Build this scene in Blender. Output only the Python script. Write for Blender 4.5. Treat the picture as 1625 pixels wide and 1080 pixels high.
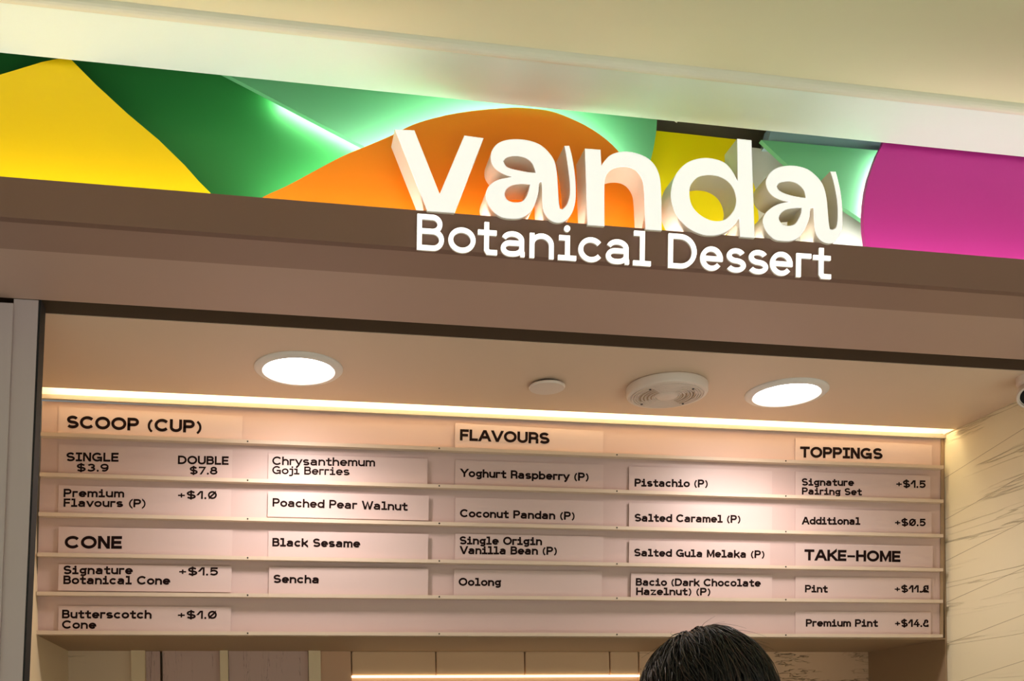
import bpy, bmesh, math, random
from mathutils import Vector, Matrix
from mathutils.geometry import tessellate_polygon

S = bpy.context.scene
for o in list(bpy.data.objects):
    bpy.data.objects.remove(o)

# ------------------------------------------------------------------ camera
W, H = 1625.0, 1080.0
F = 1600.0
PX, PY = 712.0, 1185.0                 # principal point (lens shift: the building verticals stay upright)
V1 = Vector((9484 - PX, 1048 - PY, F))  # facade direction
V2 = Vector((420 - PX, 1190 - PY, F))   # depth direction
AY = V2.normalized()
AX = (V1 - AY * V1.dot(AY)).normalized()
AZ = AX.cross(AY)
CAM = Vector((0.0, 0.0, 1.6))
cd = bpy.data.cameras.new('camera')
cam = bpy.data.objects.new('camera', cd)
S.collection.objects.link(cam)
cd.sensor_fit = 'HORIZONTAL'
cd.sensor_width = 36.0
cd.lens = F / W * 36.0
cd.shift_x = (W / 2 - PX) / W
cd.shift_y = (PY - H / 2) / W
cd.clip_start = 0.02
cam.matrix_world = Matrix((
    (AX[0], -AX[1], -AX[2], CAM.x),
    (AY[0], -AY[1], -AY[2], CAM.y),
    (AZ[0], -AZ[1], -AZ[2], CAM.z),
    (0, 0, 0, 1)))
S.camera = cam

# ------------------------------------------------------------------ world, lights, exposure
S.view_settings.view_transform = 'Standard'
S.view_settings.look = 'None'
S.view_settings.exposure = 0.0
S.view_settings.gamma = 1.0
S.view_settings.use_curve_mapping = False
wd = bpy.data.worlds.new('hall_ambient')
S.world = wd
wd.use_nodes = True
wd.node_tree.nodes['Background'].inputs[0].default_value = (0.97, 1.0, 0.95, 1)
wd.node_tree.nodes['Background'].inputs[1].default_value = 0.2
LAMP = 17.0        # downlight diffusers
SLOT = 11.0       # light slot above the menu
HALO = 120.0       # LED strip behind the sign panels
SPOT = 11.5      # beam of each downlight, W
WASH = 21.0        # LED strip in the fascia trough
def area_lamp(name, loc, rot, size, size_y, power, color):
    l = bpy.data.lights.new(name, 'AREA')
    l.shape = 'RECTANGLE'; l.size = size; l.size_y = size_y
    l.energy = power; l.color = color
    o = bpy.data.objects.new(name, l)
    l.spread = math.radians(95)
    o.location = loc; o.rotation_euler = rot
    S.collection.objects.link(o)
    return o
# unseen fill lamps added behind the camera to brighten the hall
area_lamp('hall_fill', (-0.6, -2.2, 3.4), (0, 0, 0), 2.4, 0.6, 130, (0.97, 1.0, 0.93))
area_lamp('hall_fill', (2.8, -1.8, 3.4), (0, 0, 0), 2.4, 0.6, 130, (0.97, 1.0, 0.93))

# ------------------------------------------------------------------ unprojection
def ray(px, py):
    c = Vector((px - PX, py - PY, F))
    return Vector((AX.dot(c), AY.dot(c), AZ.dot(c)))
def at_Y(px, py, Y):
    r = ray(px, py)
    return CAM + r * (Y / r.y)
def at_Z(px, py, Z):
    r = ray(px, py)
    return CAM + r * ((Z - CAM.z) / r.z)
def at_X(px, py, X):
    r = ray(px, py)
    return CAM + r * (X / r.x)

# ------------------------------------------------------------------ materials
def srgb(r, g, b):
    def f(c):
        c /= 255.0
        return c / 12.92 if c <= 0.04045 else ((c + 0.055) / 1.055) ** 2.4
    return (f(r), f(g), f(b), 1.0)
def mat(name, col, rough=0.6, metal=0.0, bump=0.0, bscale=60.0, vary=0.06, vscale=3.0, emit=None, estr=0.0, stretch=None, spec=0.5):
    m = bpy.data.materials.new(name)
    m.use_nodes = True
    nt = m.node_tree; N = nt.nodes; L = nt.links
    b = N['Principled BSDF']
    b.inputs['Roughness'].default_value = rough
    b.inputs['Metallic'].default_value = metal
    b.inputs['Specular IOR Level'].default_value = spec
    tc = N.new('ShaderNodeTexCoord')
    mp = N.new('ShaderNodeMapping')
    L.new(tc.outputs['Object'], mp.inputs[0])
    if stretch: mp.inputs['Scale'].default_value = stretch
    nz = N.new('ShaderNodeTexNoise')
    nz.inputs['Scale'].default_value = vscale
    nz.inputs['Detail'].default_value = 4
    L.new(mp.outputs[0], nz.inputs['Vector'])
    mx = N.new('ShaderNodeMix'); mx.data_type = 'RGBA'
    mx.inputs['A'].default_value = tuple(c * (1 - vary) for c in col[:3]) + (1,)
    mx.inputs['B'].default_value = tuple(min(1, c * (1 + vary)) for c in col[:3]) + (1,)
    L.new(nz.outputs['Fac'], mx.inputs['Factor'])
    L.new(mx.outputs['Result'], b.inputs['Base Color'])
    if bump:
        n2 = N.new('ShaderNodeTexNoise'); n2.inputs['Scale'].default_value = bscale; n2.inputs['Detail'].default_value = 6
        L.new(mp.outputs[0], n2.inputs['Vector'])
        bp = N.new('ShaderNodeBump'); bp.inputs['Strength'].default_value = bump; bp.inputs['Distance'].default_value = 0.01
        L.new(n2.outputs['Fac'], bp.inputs['Height'])
        L.new(bp.outputs[0], b.inputs['Normal'])
    if emit:
        b.inputs['Emission Color'].default_value = emit
        b.inputs['Emission Strength'].default_value = estr
    return m
def wood(name, c1, c2, rot=(0, 0, 0), scale=(1, 1, 1), band=26.0, crack=0.35, bump=0.5, rough=0.6, seam=None):
    """cracked wood-look cladding: bands of grain with thin dark fissures"""
    m = bpy.data.materials.new(name); m.use_nodes = True
    nt = m.node_tree; N = nt.nodes; L = nt.links
    b = N['Principled BSDF']; b.inputs['Roughness'].default_value = rough
    tc = N.new('ShaderNodeTexCoord'); mp = N.new('ShaderNodeMapping')
    mp.inputs['Rotation'].default_value = rot; mp.inputs['Scale'].default_value = scale
    L.new(tc.outputs['Object'], mp.inputs[0])
    n1 = N.new('ShaderNodeTexNoise'); n1.inputs['Scale'].default_value = band; n1.inputs['Detail'].default_value = 3; n1.inputs['Distortion'].default_value = 0.4
    L.new(mp.outputs[0], n1.inputs['Vector'])
    n2 = N.new('ShaderNodeTexNoise'); n2.inputs['Scale'].default_value = band * 0.35; n2.inputs['Detail'].default_value = 2
    L.new(mp.outputs[0], n2.inputs['Vector'])
    # a thin line where the noise crosses its middle, only in patches
    sub = N.new('ShaderNodeMath'); sub.operation = 'SUBTRACT'; sub.inputs[1].default_value = 0.5
    L.new(n1.outputs['Fac'], sub.inputs[0])
    ab = N.new('ShaderNodeMath'); ab.operation = 'ABSOLUTE'; L.new(sub.outputs[0], ab.inputs[0])
    rp = N.new('ShaderNodeMapRange'); rp.inputs['From Min'].default_value = 0.0; rp.inputs['From Max'].default_value = 0.022
    rp.inputs['To Min'].default_value = 1.0; rp.inputs['To Max'].default_value = 0.0
    L.new(ab.outputs[0], rp.inputs['Value'])
    r2 = N.new('ShaderNodeMapRange'); r2.inputs['From Min'].default_value = 0.5; r2.inputs['From Max'].default_value = 0.62
    L.new(n2.outputs['Fac'], r2.inputs['Value'])
    ml = N.new('ShaderNodeMath'); ml.operation = 'MULTIPLY'; L.new(rp.outputs[0], ml.inputs[0]); L.new(r2.outputs[0], ml.inputs[1])
    m2 = N.new('ShaderNodeMath'); m2.operation = 'MULTIPLY'; m2.inputs[1].default_value = crack; L.new(ml.outputs[0], m2.inputs[0])
    out = m2.outputs[0]
    if seam:
        slope, first, pitch, wid = seam
        sx = N.new('ShaderNodeSeparateXYZ'); L.new(tc.outputs['Object'], sx.inputs[0])
        def math_(op, a, b_):
            q = N.new('ShaderNodeMath'); q.operation = op
            for i_, v_ in enumerate((a, b_)):
                if isinstance(v_, (int, float)): q.inputs[i_].default_value = v_
                else: L.new(v_, q.inputs[i_])
            return q.outputs[0]
        u = math_('ADD', sx.outputs['Z'], math_('MULTIPLY', sx.outputs['Y'], slope))
        fr = math_('FRACT', math_('DIVIDE', math_('SUBTRACT', u, first), pitch), 0)
        ln = math_('LESS_THAN', fr, wid)
        out = math_('MAXIMUM', out, math_('MULTIPLY', ln, .75))
        ml = type('o', (), {'outputs': [math_('MAXIMUM', ml.outputs[0], ln)]})()
    mx = N.new('ShaderNodeMix'); mx.data_type = 'RGBA'
    mx.inputs['A'].default_value = c1; mx.inputs['B'].default_value = c2
    L.new(out, mx.inputs['Factor']); L.new(mx.outputs['Result'], b.inputs['Base Color'])
    bp = N.new('ShaderNodeBump'); bp.inputs['Strength'].default_value = bump; bp.inputs['Distance'].default_value = 0.004; bp.invert = True
    L.new(ml.outputs[0], bp.inputs['Height']); L.new(bp.outputs[0], b.inputs['Normal'])
    return m

M = {}
M['ceiling'] = mat('ceiling_paint', srgb(222, 194, 170), 0.55, vary=0.02)
M['soffit'] = mat('soffit_laminate', srgb(188, 154, 139), 0.5, vary=0.03)
M['soffit_band'] = mat('soffit_band_laminate', srgb(158, 124, 110), 0.55, vary=0.03)
M['fascia'] = mat('fascia_laminate', srgb(126, 93, 80), 0.6, vary=0.04)
M['slot_dark'] = mat('shutter_slot', srgb(92, 70, 54), 0.8, spec=0.1)
M['hall_white'] = mat('hall_ceiling_paint', srgb(224, 234, 224), 0.75, vary=0.03, bump=0.05, bscale=20)
M['hall_beige'] = mat('hall_beige_paint', srgb(224, 216, 178), 0.75, vary=0.05, vscale=1.5, bump=0.05, bscale=20)
M['moulding'] = mat('moulding_paint', srgb(220, 216, 194), 0.6, vary=0.04)
M['floor'] = mat('floor_tile', srgb(214, 217, 208), 0.35, vary=0.06)
M['floor_dark'] = mat('kiosk_floor', srgb(172, 148, 128), 0.5)
M['board'] = mat('menu_rail', srgb(208, 178, 171), 0.5, vary=0.02)
M['lip'] = mat('menu_ledge', srgb(222, 198, 176), 0.45, vary=0.02)
M['card'] = mat('menu_card_plastic', srgb(214, 186, 179), 0.45, vary=0.02)
M['ink'] = mat('printed_ink', srgb(28, 12, 10), 0.8, vary=0.0, spec=0.1)
M['screw'] = mat('screw_steel', srgb(60, 52, 46), 0.4, 0.6)
M['steel'] = mat('rail_steel', srgb(196, 178, 176), 0.5, 0.1, vary=0.04, stretch=(20, 20, 1))
M['rubber'] = mat('black_rubber', srgb(18, 17, 17), 0.7)
M['white_plastic'] = mat('white_plastic', srgb(226, 208, 196), 0.4, vary=0.01)
M['trim_white'] = mat('downlight_trim', srgb(232, 222, 216), 0.4, vary=0.01)
M['gap_shade'] = mat('dark_gap', srgb(46, 34, 26), 0.7)
M['slot_white'] = mat('slot_paint', srgb(245, 236, 220), 0.6, vary=0.0)
M['alu'] = mat('aluminium_edge', srgb(190, 176, 160), 0.6, 0.0)
M['yellow'] = mat('yellow_panel', srgb(248, 207, 5), 0.5, bump=0.25, bscale=7, vary=0.02, spec=0.3)
M['lemon'] = mat('lemon_panel', srgb(252, 230, 4), 0.5, vary=0.02, spec=0.3)
M['orange'] = mat('orange_panel', srgb(252, 140, 22), 0.5, bump=0.25, bscale=7, vary=0.02, spec=0.3)
M['purple'] = mat('purple_panel', srgb(196, 52, 148), 0.5, bump=0.25, bscale=7, vary=0.02, spec=0.3)
M['green_dark'] = mat('green_panel', srgb(52, 138, 66), 0.5, vary=0.05, spec=0.3)
M['green_light'] = mat('mid_green_panel', srgb(118, 192, 138), 0.5, vary=0.03, spec=0.3)
M['panel_white'] = mat('white_panel', srgb(224, 222, 210), 0.5, vary=0.02)
M['void'] = mat('void_paint', srgb(150, 136, 116), 0.8)
M['gap_strip'] = mat('blue_grey_strip', srgb(176, 208, 214), 0.5, vary=0.05)
M['return'] = mat('letter_return', srgb(224, 214, 198), 0.45, vary=0.02)
M['face'] = mat('letter_face', srgb(240, 240, 238), 0.4, vary=0.0, emit=(1.0, 0.98, 0.96, 1), estr=0.52)
M['small_face'] = mat('small_letter_face', srgb(250, 245, 238), 0.4, vary=0.0, emit=(1.0, 0.98, 0.96, 1), estr=1.0)
M['lens'] = mat('downlight_lens', srgb(255, 250, 240), 0.4, vary=0.0, emit=(1.0, 0.93, 0.88, 1), estr=LAMP)
M['slot_led'] = mat('slot_led', srgb(255, 240, 200), 0.4, vary=0.0, emit=(1.0, 0.87, 0.53, 1), estr=SLOT)
M['halo_led'] = mat('halo_led', srgb(255, 255, 250), 0.4, vary=0.0, emit=(0.94, 1.0, 0.95, 1), estr=HALO)
M['wash_led'] = mat('wash_led', srgb(255, 255, 250), 0.4, vary=0.0, emit=(1.0, 0.97, 0.9, 1), estr=WASH)
M['shelf_led'] = mat('shelf_led', srgb(255, 240, 200), 0.4, vary=0.0, emit=(1.0, 0.84, 0.55, 1), estr=2.2)
M['wall_cream'] = wood('cream_cladding', srgb(243, 228, 196), srgb(160, 134, 98), rot=(math.radians(8), 0, 0), scale=(1, 0.05, 1.5), band=34, crack=0.22, bump=0.9, seam=(.15, 1.784 + .15 * 2.974, .1375, .012))
M['wood_cream'] = wood('beige_cladding', srgb(230, 204, 172), srgb(130, 100, 74), rot=(0, math.radians(-14), 0), scale=(0.16, 1, 1.2), band=30, crack=0.8, bump=1.0)
M['wood_right'] = wood('tan_cladding', srgb(226, 186, 150), srgb(140, 100, 72), rot=(0, math.radians(5), 0), scale=(0.22, 1, 1.5), band=75, crack=0.5, bump=1.2)
M['weave'] = wood('mauve_grain_laminate', srgb(206, 174, 162), srgb(134, 100, 92), scale=(2.2, 1, 0.12), band=70, crack=0.9, bump=0.4)
M['post'] = mat('cream_post', srgb(238, 214, 176), 0.5, vary=0.03)
M['tan'] = mat('tan_wall', srgb(212, 168, 134), 0.5, vary=0.02)
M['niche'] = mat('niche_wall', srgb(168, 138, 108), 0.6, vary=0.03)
M['cabinet'] = mat('cabinet_laminate', srgb(222, 184, 146), 0.4, vary=0.02)
M['hair'] = mat('black_hair', srgb(24, 18, 17), 0.42, vary=0.3, vscale=30)
M['hair_brown'] = mat('brown_hair', srgb(58, 40, 34), 0.4, vary=0.3, vscale=30)
M['skin'] = mat('skin', srgb(214, 168, 138), 0.5, vary=0.04)
M['shirt'] = mat('shirt_cloth', srgb(70, 72, 78), 0.8, bump=0.2, bscale=200)
M['trousers'] = mat('trouser_cloth', srgb(44, 46, 54), 0.8, bump=0.2, bscale=200)

# ------------------------------------------------------------------ object helpers
def link_mesh(name, bm, m, parent=None, smooth=False):
    bmesh.ops.recalc_face_normals(bm, faces=bm.faces)
    me = bpy.data.meshes.new(name)
    bm.to_mesh(me); bm.free()
    if smooth:
        for p in me.polygons: p.use_smooth = True
    o = bpy.data.objects.new(name, me)
    S.collection.objects.link(o)
    for mm in (m if isinstance(m, (list, tuple)) else [m]):
        me.materials.append(mm)
    if parent: o.parent = parent
    if parent is not None:
        o.matrix_parent_inverse = parent.matrix_basis.inverted()
    return o
def thing(name, label, cat, loc=(0, 0, 0), group=None):
    o = bpy.data.objects.new(name, None)
    o.empty_display_size = 0.05
    S.collection.objects.link(o)
    o.location = loc
    return tag(o, label, cat, group)
def tag(o, label, cat, group=None):
    o['label'] = label; o['category'] = cat
    if group: o['group'] = group
    return o
def struct(o, label=None, cat=None):
    o['kind'] = 'structure'
    if label: o['label'] = label
    if cat: o['category'] = cat
    return o
def add_prism(bm, front, back):
    """closed solid between two matching loops of 3D points"""
    n = len(front)
    a = [bm.verts.new(p) for p in front]
    b = [bm.verts.new(p) for p in back]
    tris = tessellate_polygon([[Vector((p[0], p[2], 0)) if abs((Vector(front[1]) - Vector(front[0])).cross(Vector(front[2]) - Vector(front[1])).normalized().y) > 0.3 else (Vector((p[1], p[2], 0)) if abs((Vector(front[1]) - Vector(front[0])).cross(Vector(front[2]) - Vector(front[1])).normalized().x) > 0.5 else Vector((p[0], p[1], 0))) for p in front]]) if n > 4 else None
    if tris:
        for t in tris:
            try:
                bm.faces.new([a[i] for i in t]); bm.faces.new([b[i] for i in reversed(t)])
            except ValueError:
                pass
    else:
        bm.faces.new(a); bm.faces.new(list(reversed(b)))
    for i in range(n):
        j = (i + 1) % n
        bm.faces.new((a[j], a[i], b[i], b[j]))
def add_box(bm, x0, x1, y0, y1, z0, z1):
    add_prism(bm, [(x0, y0, z0), (x1, y0, z0), (x1, y0, z1), (x0, y0, z1)], [(x0, y1, z0), (x1, y1, z0), (x1, y1, z1), (x0, y1, z1)])
def box(name, m, x0, x1, y0, y1, z0, z1, parent=None, bevel=0.0):
    bm = bmesh.new()
    add_box(bm, x0, x1, y0, y1, z0, z1)
    if bevel:
        bmesh.ops.bevel(bm, geom=bm.edges[:], offset=bevel, segments=2, affect='EDGES')
    return link_mesh(name, bm, m, parent)
def px_panel(name, m, pts, Y, th, parent=None, bevel=0.0):
    """a board with the outline traced in pixels, standing upright at distance Y, th thick"""
    f = [at_Y(x, y, Y) for x, y in pts]
    bk = [p + Vector((0, th, 0)) for p in f]
    bm = bmesh.new()
    add_prism(bm, f, bk)
    if bevel:
        es = [e for e in bm.edges if all(abs(v.co.y - Y) < 1e-5 for v in e.verts) and len(e.link_faces) == 2 and abs(e.calc_face_angle(0)) > 1]
        bmesh.ops.bevel(bm, geom=es, offset=bevel, segments=1, affect='EDGES')
    return link_mesh(name, bm, m, parent)
def add_lathe(bm, prof, c, n=48, axis=None, mi=0):
    """prof: list of (r, z); c: centre; axis: matrix 3x3"""
    rings = []
    for r, z in prof:
        if r < 1e-6:
            p = Vector((0, 0, z)); p = axis @ p if axis else p
            rings.append([bm.verts.new(Vector(c) + p)])
        else:
            rr = []
            for k in range(n):
                a = 2 * math.pi * k / n
                p = Vector((r * math.cos(a), r * math.sin(a), z)); p = axis @ p if axis else p
                rr.append(bm.verts.new(Vector(c) + p))
            rings.append(rr)
    for A, B in zip(rings, rings[1:]):
        for k in range(n):
            l = (k + 1) % n
            if len(A) == 1 and len(B) == 1: continue
            if len(A) == 1: f = bm.faces.new((A[0], B[k], B[l]))
            elif len(B) == 1: f = bm.faces.new((A[k], A[l], B[0]))
            else: f = bm.faces.new((A[k], A[l], B[l], B[k]))
            f.material_index = mi
def lathe(name, m, prof, c, n=48, parent=None, axis=None, smooth=True):
    bm = bmesh.new(); add_lathe(bm, prof, c, n, axis)
    o = link_mesh(name, bm, m, parent, smooth)
    if smooth:
        o.data.set_sharp_from_angle(angle=math.radians(35))
    return o
def add_tube(bm, pts, r, n=6, taper=None):
    pts = [Vector(p) for p in pts]
    rings = []
    for i, p in enumerate(pts):
        d = (pts[min(i + 1, len(pts) - 1)] - pts[max(i - 1, 0)]).normalized()
        u = d.cross(Vector((0, 0, 1)))
        if u.length < 1e-3: u = d.cross(Vector((1, 0, 0)))
        u.normalize(); v = d.cross(u)
        rr = r * (taper(i / (len(pts) - 1)) if taper else 1)
        rings.append([bm.verts.new(p + (u * math.cos(2 * math.pi * k / n) + v * math.sin(2 * math.pi * k / n)) * rr) for k in range(n)])
    for A, B in zip(rings, rings[1:]):
        for k in range(n):
            l = (k + 1) % n
            bm.faces.new((A[k], A[l], B[l], B[k]))
    if n > 2:
        bm.faces.new(list(reversed(rings[0]))); bm.faces.new(rings[-1])
def lerp(a, b, t): return a + (b - a) * t
def catmull(pts, sub=4, closed=True, corner=52):
    n = len(pts); out = []
    P = [Vector((p[0], p[1])) for p in pts]
    def is_corner(i):
        if not closed and i in (0, n - 1): return True
        a = P[i] - P[i - 1]; b = P[(i + 1) % n] - P[i]
        return a.length > 1e-9 and b.length > 1e-9 and math.degrees(a.angle(b)) > corner
    C = [is_corner(i) for i in range(n)]
    for i in range(n if closed else n - 1):
        j = (i + 1) % n
        p1, p2 = P[i], P[j]
        p0 = P[i - 1] if not C[i] else p1 - (p2 - p1)
        p3 = P[(i + 2) % n] if not C[j] else p2 + (p2 - p1)
        straight = C[i] and C[j]
        for k in range(1 if straight else sub):
            t = k / (1 if straight else sub)
            q = 0.5 * ((2 * p1) + (p2 - p0) * t + (2 * p0 - 5 * p1 + 4 * p2 - p3) * t * t + (3 * p1 - p0 - 3 * p2 + p3) * t ** 3)
            out.append((q.x, q.y))
    if not closed: out.append(pts[-1])
    return out

# ------------------------------------------------------------------ stroke lettering
def arc(cx, cy, rx, ry, a0, a1, n=None):
    n = n or max(4, int(abs(a1 - a0) / 12))
    return [(cx + rx * math.cos(math.radians(lerp(a0, a1, i / n))), cy + ry * math.sin(math.radians(lerp(a0, a1, i / n)))) for i in range(n + 1)]
X = 0.66
def glyphs():
    G = {}
    s_up = arc(.32, .745, .30, .255, 22, 270) + arc(.32, .245, .33, .245, 90, -155)[1:]
    def low(p): return [(x * .82, y * X) for x, y in p]
    bowlP = [(0, 1), (.36, 1)] + arc(.36, .72, .25, .28, 90, -90) + [(0, .44)]
    G['A'] = (.80, [[(0, 0), (.34, 1), (.46, 1), (.80, 0)], [(.16, .32), (.64, .32)]])
    G['B'] = (.62, [[(0, 0), (0, 1), (.36, 1)] + arc(.36, .77, .21, .23, 90, -90) + [(.05, .54)], [(.36, .54)] + arc(.38, .27, .24, .27, 90, -90) + [(0, 0)]])
    G['C'] = (.80, [arc(.43, .5, .43, .5, 38, 322)])
    G['D'] = (.74, [[(0, 0), (0, 1), (.30, 1)] + arc(.30, .5, .44, .5, 90, -90) + [(0, 0)]])
    G['E'] = (.52, [[(.52, 1), (0, 1), (0, 0), (.52, 0)], [(0, .5), (.47, .5)]])
    G['F'] = (.52, [[(.52, 1), (0, 1), (0, 0)], [(0, .48), (.46, .48)]])
    G['G'] = (.84, [arc(.42, .5, .42, .5, 40, 312), [(.5, .42), (.80, .42), (.80, 0)]])
    G['H'] = (.66, [[(0, 0), (0, 1)], [(.66, 0), (.66, 1)], [(0, .5), (.66, .5)]])
    G['I'] = (.44, [[(0, 1), (.44, 1)], [(0, 0), (.44, 0)], [(.22, 0), (.22, 1)]])
    G['K'] = (.64, [[(0, 0), (0, 1)], [(.60, 1), (.05, .40)], [(.22, .58), (.64, 0)]])
    G['L'] = (.50, [[(0, 1), (0, 0), (.50, 0)]])
    G['M'] = (.78, [[(0, 0), (0, 1)], [(.78, 0), (.78, 1)], [(.05, 1), (.39, .08), (.73, 1)]])
    G['N'] = (.60, [[(0, 0), (0, 1)], [(.60, 0), (.60, 1)], [(.06, 1), (.54, 0)]])
    G['O'] = (.86, [arc(.43, .5, .43, .5, 0, 360) ])
    G['P'] = (.61, [[(0, 0)] + bowlP])
    G['R'] = (.62, [[(0, 0)] + bowlP, [(.30, .44), (.46, .42)] + arc(.46, .26, .15, .16, 80, 0, 4) + [(.61, 0)]])
    G['S'] = (.65, [s_up])
    G['T'] = (.64, [[(0, 1), (.64, 1)], [(.32, 1), (.32, 0)]])
    G['U'] = (.66, [[(0, 1), (0, .34)] + arc(.33, .34, .33, .34, 180, 360) + [(.66, 1)]])
    G['V'] = (.76, [[(0, 1), (.34, 0), (.42, 0), (.76, 1)]])
    G['W'] = (1.06, [[(0, 1), (.24, 0), (.30, 0), (.53, .95), (.76, 0), (.82, 0), (1.06, 1)]])
    G['Y'] = (.72, [[(0, 1), (.36, .44), (.72, 1)], [(.36, .5), (.36, 0)]])
    G['a'] = (.62, [arc(.28, .44, .265, .22, 160, 0) + [(.545, .10), (.57, 0), (.63, 0)], [(.545, .36), (.22, .36)] + arc(.22, .18, .215, .18, 90, 270) + [(.28, 0)] + arc(.28, .2, .265, .2, -85, -5, 5)])
    G['b'] = (.60, [[(0, 0), (0, 1)], arc(.30, .33, .30, .33, 0, 360)])
    G['c'] = (.56, [arc(.30, .33, .30, .33, 38, 322)])
    G['d'] = (.60, [[(.60, 0), (.60, 1)], arc(.30, .33, .30, .33, 0, 360)])
    G['e'] = (.60, [[(.02, .33), (.60, .33)], arc(.30, .33, .30, .33, 0, 322)])
    G['g'] = (.58, [arc(.27, .36, .25, .28, 0, 360), [(.36, .62), (.58, .66)], [(.52, .36), (.54, -.08)] + arc(.28, -.08, .26, .2, 0, -150)])
    G['h'] = (.54, [[(0, 0), (0, 1)], arc(.27, .36, .27, .30, 180, 0) + [(.54, 0)]])
    G['i'] = (.46, [[(.03, .66), (.24, .66), (.24, 0)], [(0, 0), (.46, 0)], 'dot .22 .97'])
    G['j'] = (.30, [[(.03, .66), (.28, .66), (.28, -.10)] + arc(.10, -.10, .18, .18, 0, -80, 5) + [(0, -.28)], 'dot .26 .97'])
    G['k'] = (.54, [[(0, 0), (0, 1)], [(.50, .66), (.06, .24)], [(.20, .38), (.54, 0)]])
    G['l'] = (.46, [[(.02, 1), (.24, 1), (.24, 0)], [(0, 0), (.46, 0)]])
    G['m'] = (.84, [[(0, 0), (0, .66)], arc(.21, .42, .21, .24, 180, 0) + [(.42, 0)], arc(.63, .42, .21, .24, 180, 0) + [(.84, 0)]])
    G['n'] = (.54, [[(0, 0), (0, .66)], arc(.27, .36, .27, .30, 180, 0) + [(.54, 0)]])
    G['o'] = (.60, [arc(.30, .33, .30, .33, 0, 360)])
    G['p'] = (.60, [[(0, -.28), (0, .66)], arc(.30, .33, .30, .33, 0, 360)])
    G['r'] = (.36, [[(0, 0), (0, .66)], [(0, .60), (.08, .66), (.36, .66)]])
    G['s'] = (.54, [low(s_up)])
    G['t'] = (.46, [[(.20, .90), (.20, .08), (.25, 0), (.46, 0)], [(0, .64), (.44, .64)]])
    G['u'] = (.54, [[(0, .66), (0, .28)] + arc(.27, .28, .27, .28, 180, 360), [(.54, 0), (.54, .66)]])
    G['v'] = (.54, [[(0, .66), (.24, 0), (.30, 0), (.54, .66)]])
    G['y'] = (.56, [[(0, .66), (.28, .04)], [(.56, .66), (.22, -.22), (.16, -.28), (.04, -.28)]])
    G['z'] = (.50, [[(0, .66), (.48, .66), (.02, 0), (.50, 0)]])
    G['0'] = (.62, [arc(.31, .5, .31, .5, 0, 360), [(.08, .12), (.54, .88)]])
    G['1'] = (.34, [[(0, .58), (.20, 1)], [(.34, 1), (.34, 0)]])
    G['3'] = (.56, [arc(.27, .76, .25, .24, 160, -90), arc(.26, .26, .29, .26, 90, -155)])
    G['4'] = (.60, [[(.36, 1), (.02, .28), (.60, .28)], [(.44, .62), (.44, 0)]])
    G['5'] = (.56, [[(.52, 1), (.07, 1), (.04, .5)] + arc(.26, .32, .29, .32, 125, -150)])
    G['7'] = (.54, [[(0, 1), (.54, 1), (.16, 0)]])
    G['8'] = (.58, [arc(.29, .77, .23, .23, 0, 360), arc(.29, .27, .29, .27, 0, 360)])
    G['9'] = (.58, [arc(.29, .69, .28, .31, 0, 360), [(.57, .69)] + arc(.27, .44, .30, .44, 10, -125)])
    G['@'] = (.60, [arc(.36, .72, .22, .28, -60, 250), [(.56, 1), (.56, .5)], [(.28, .55), (.12, .12), (-.12, 0)], [(.1, .3), (.4, .2), (.60, 0)], [(.2, 0), (.6, 0)]])
    G['#'] = (.54, [arc(.32, .80, .17, .20, -80, 250), arc(.28, .30, .27, .30, 110, 330), [(.52, .15), (.52, 0)]])
    G['$'] = (.65, [s_up, [(.32, 1.10), (.32, -.10)]])
    G['+'] = (.48, [[(0, .42), (.48, .42)], [(.24, .18), (.24, .66)]])
    G['.'] = (.04, ['dot .02 .0'])
    G['('] = (.24, [arc(.50, .40, .48, .70, 122, 238)])
    G[')'] = (.24, [arc(-.26, .40, .48, .70, 58, -58)])
    G['-'] = (.50, [[(0, .42), (.50, .42)]])
    G[' '] = (.22, [])
    return G
GL = glyphs()
def ribbon(pts, w):
    """outline sides of a stroke with mitred joins; open ends are cut square to the frame"""
    P = []
    for p in pts:
        p = Vector(p)
        if not P or (p - P[-1]).length > 1e-5: P.append(p)
    closed = (P[0] - P[-1]).length < 1e-4
    if closed: P.pop()
    n = len(P); Lf, Rt = [], []
    h = w / 2
    for i in range(n):
        if closed or 0 < i < n - 1:
            a = (P[i] - P[i - 1]).normalized(); b = (P[(i + 1) % n] - P[i]).normalized()
            na = Vector((-a.y, a.x)); nb = Vector((-b.y, b.x))
            mvec = (na + nb)
            if mvec.length < 0.3: mvec = na.copy(); k = 1
            else:
                mvec.normalize(); k = min(1.6, 1 / max(0.2, mvec.dot(na)))
            Lf.append(P[i] + mvec * h * k); Rt.append(P[i] - mvec * h * k)
        else:
            d = (P[1] - P[0]).normalized() * -1 if i == 0 else (P[-1] - P[-2]).normalized()
            nn = Vector((-d.y, d.x)) * (-1 if i == 0 else 1)
            straight = n < 4 or (i == 0 and (P[1] - P[0]).length > w * .7) or (i > 0 and (P[-1] - P[-2]).length > w * .7)
            for lst, s in ((Lf, 1), (Rt, -1)):
                q = P[i] + nn * h * s
                if straight:
                    if abs(d.y) > abs(d.x):
                        ty = P[i].y + (h if d.y > 0 else -h); q = q + d * ((ty - q.y) / d.y)
                    else:
                        tx = P[i].x + (h if d.x > 0 else -h); q = q + d * ((tx - q.x) / d.x)
                lst.append(q)
    return Lf, Rt, closed
def layout(text, weight, gap=0.05):
    """list of (glyph, x start) and total outer width, cap height 1"""
    x = 0; out = []
    for ch in text:
        wg, st = GL[ch]
        out.append((ch, x)); x += wg + weight + gap
    return out, x - gap
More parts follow.
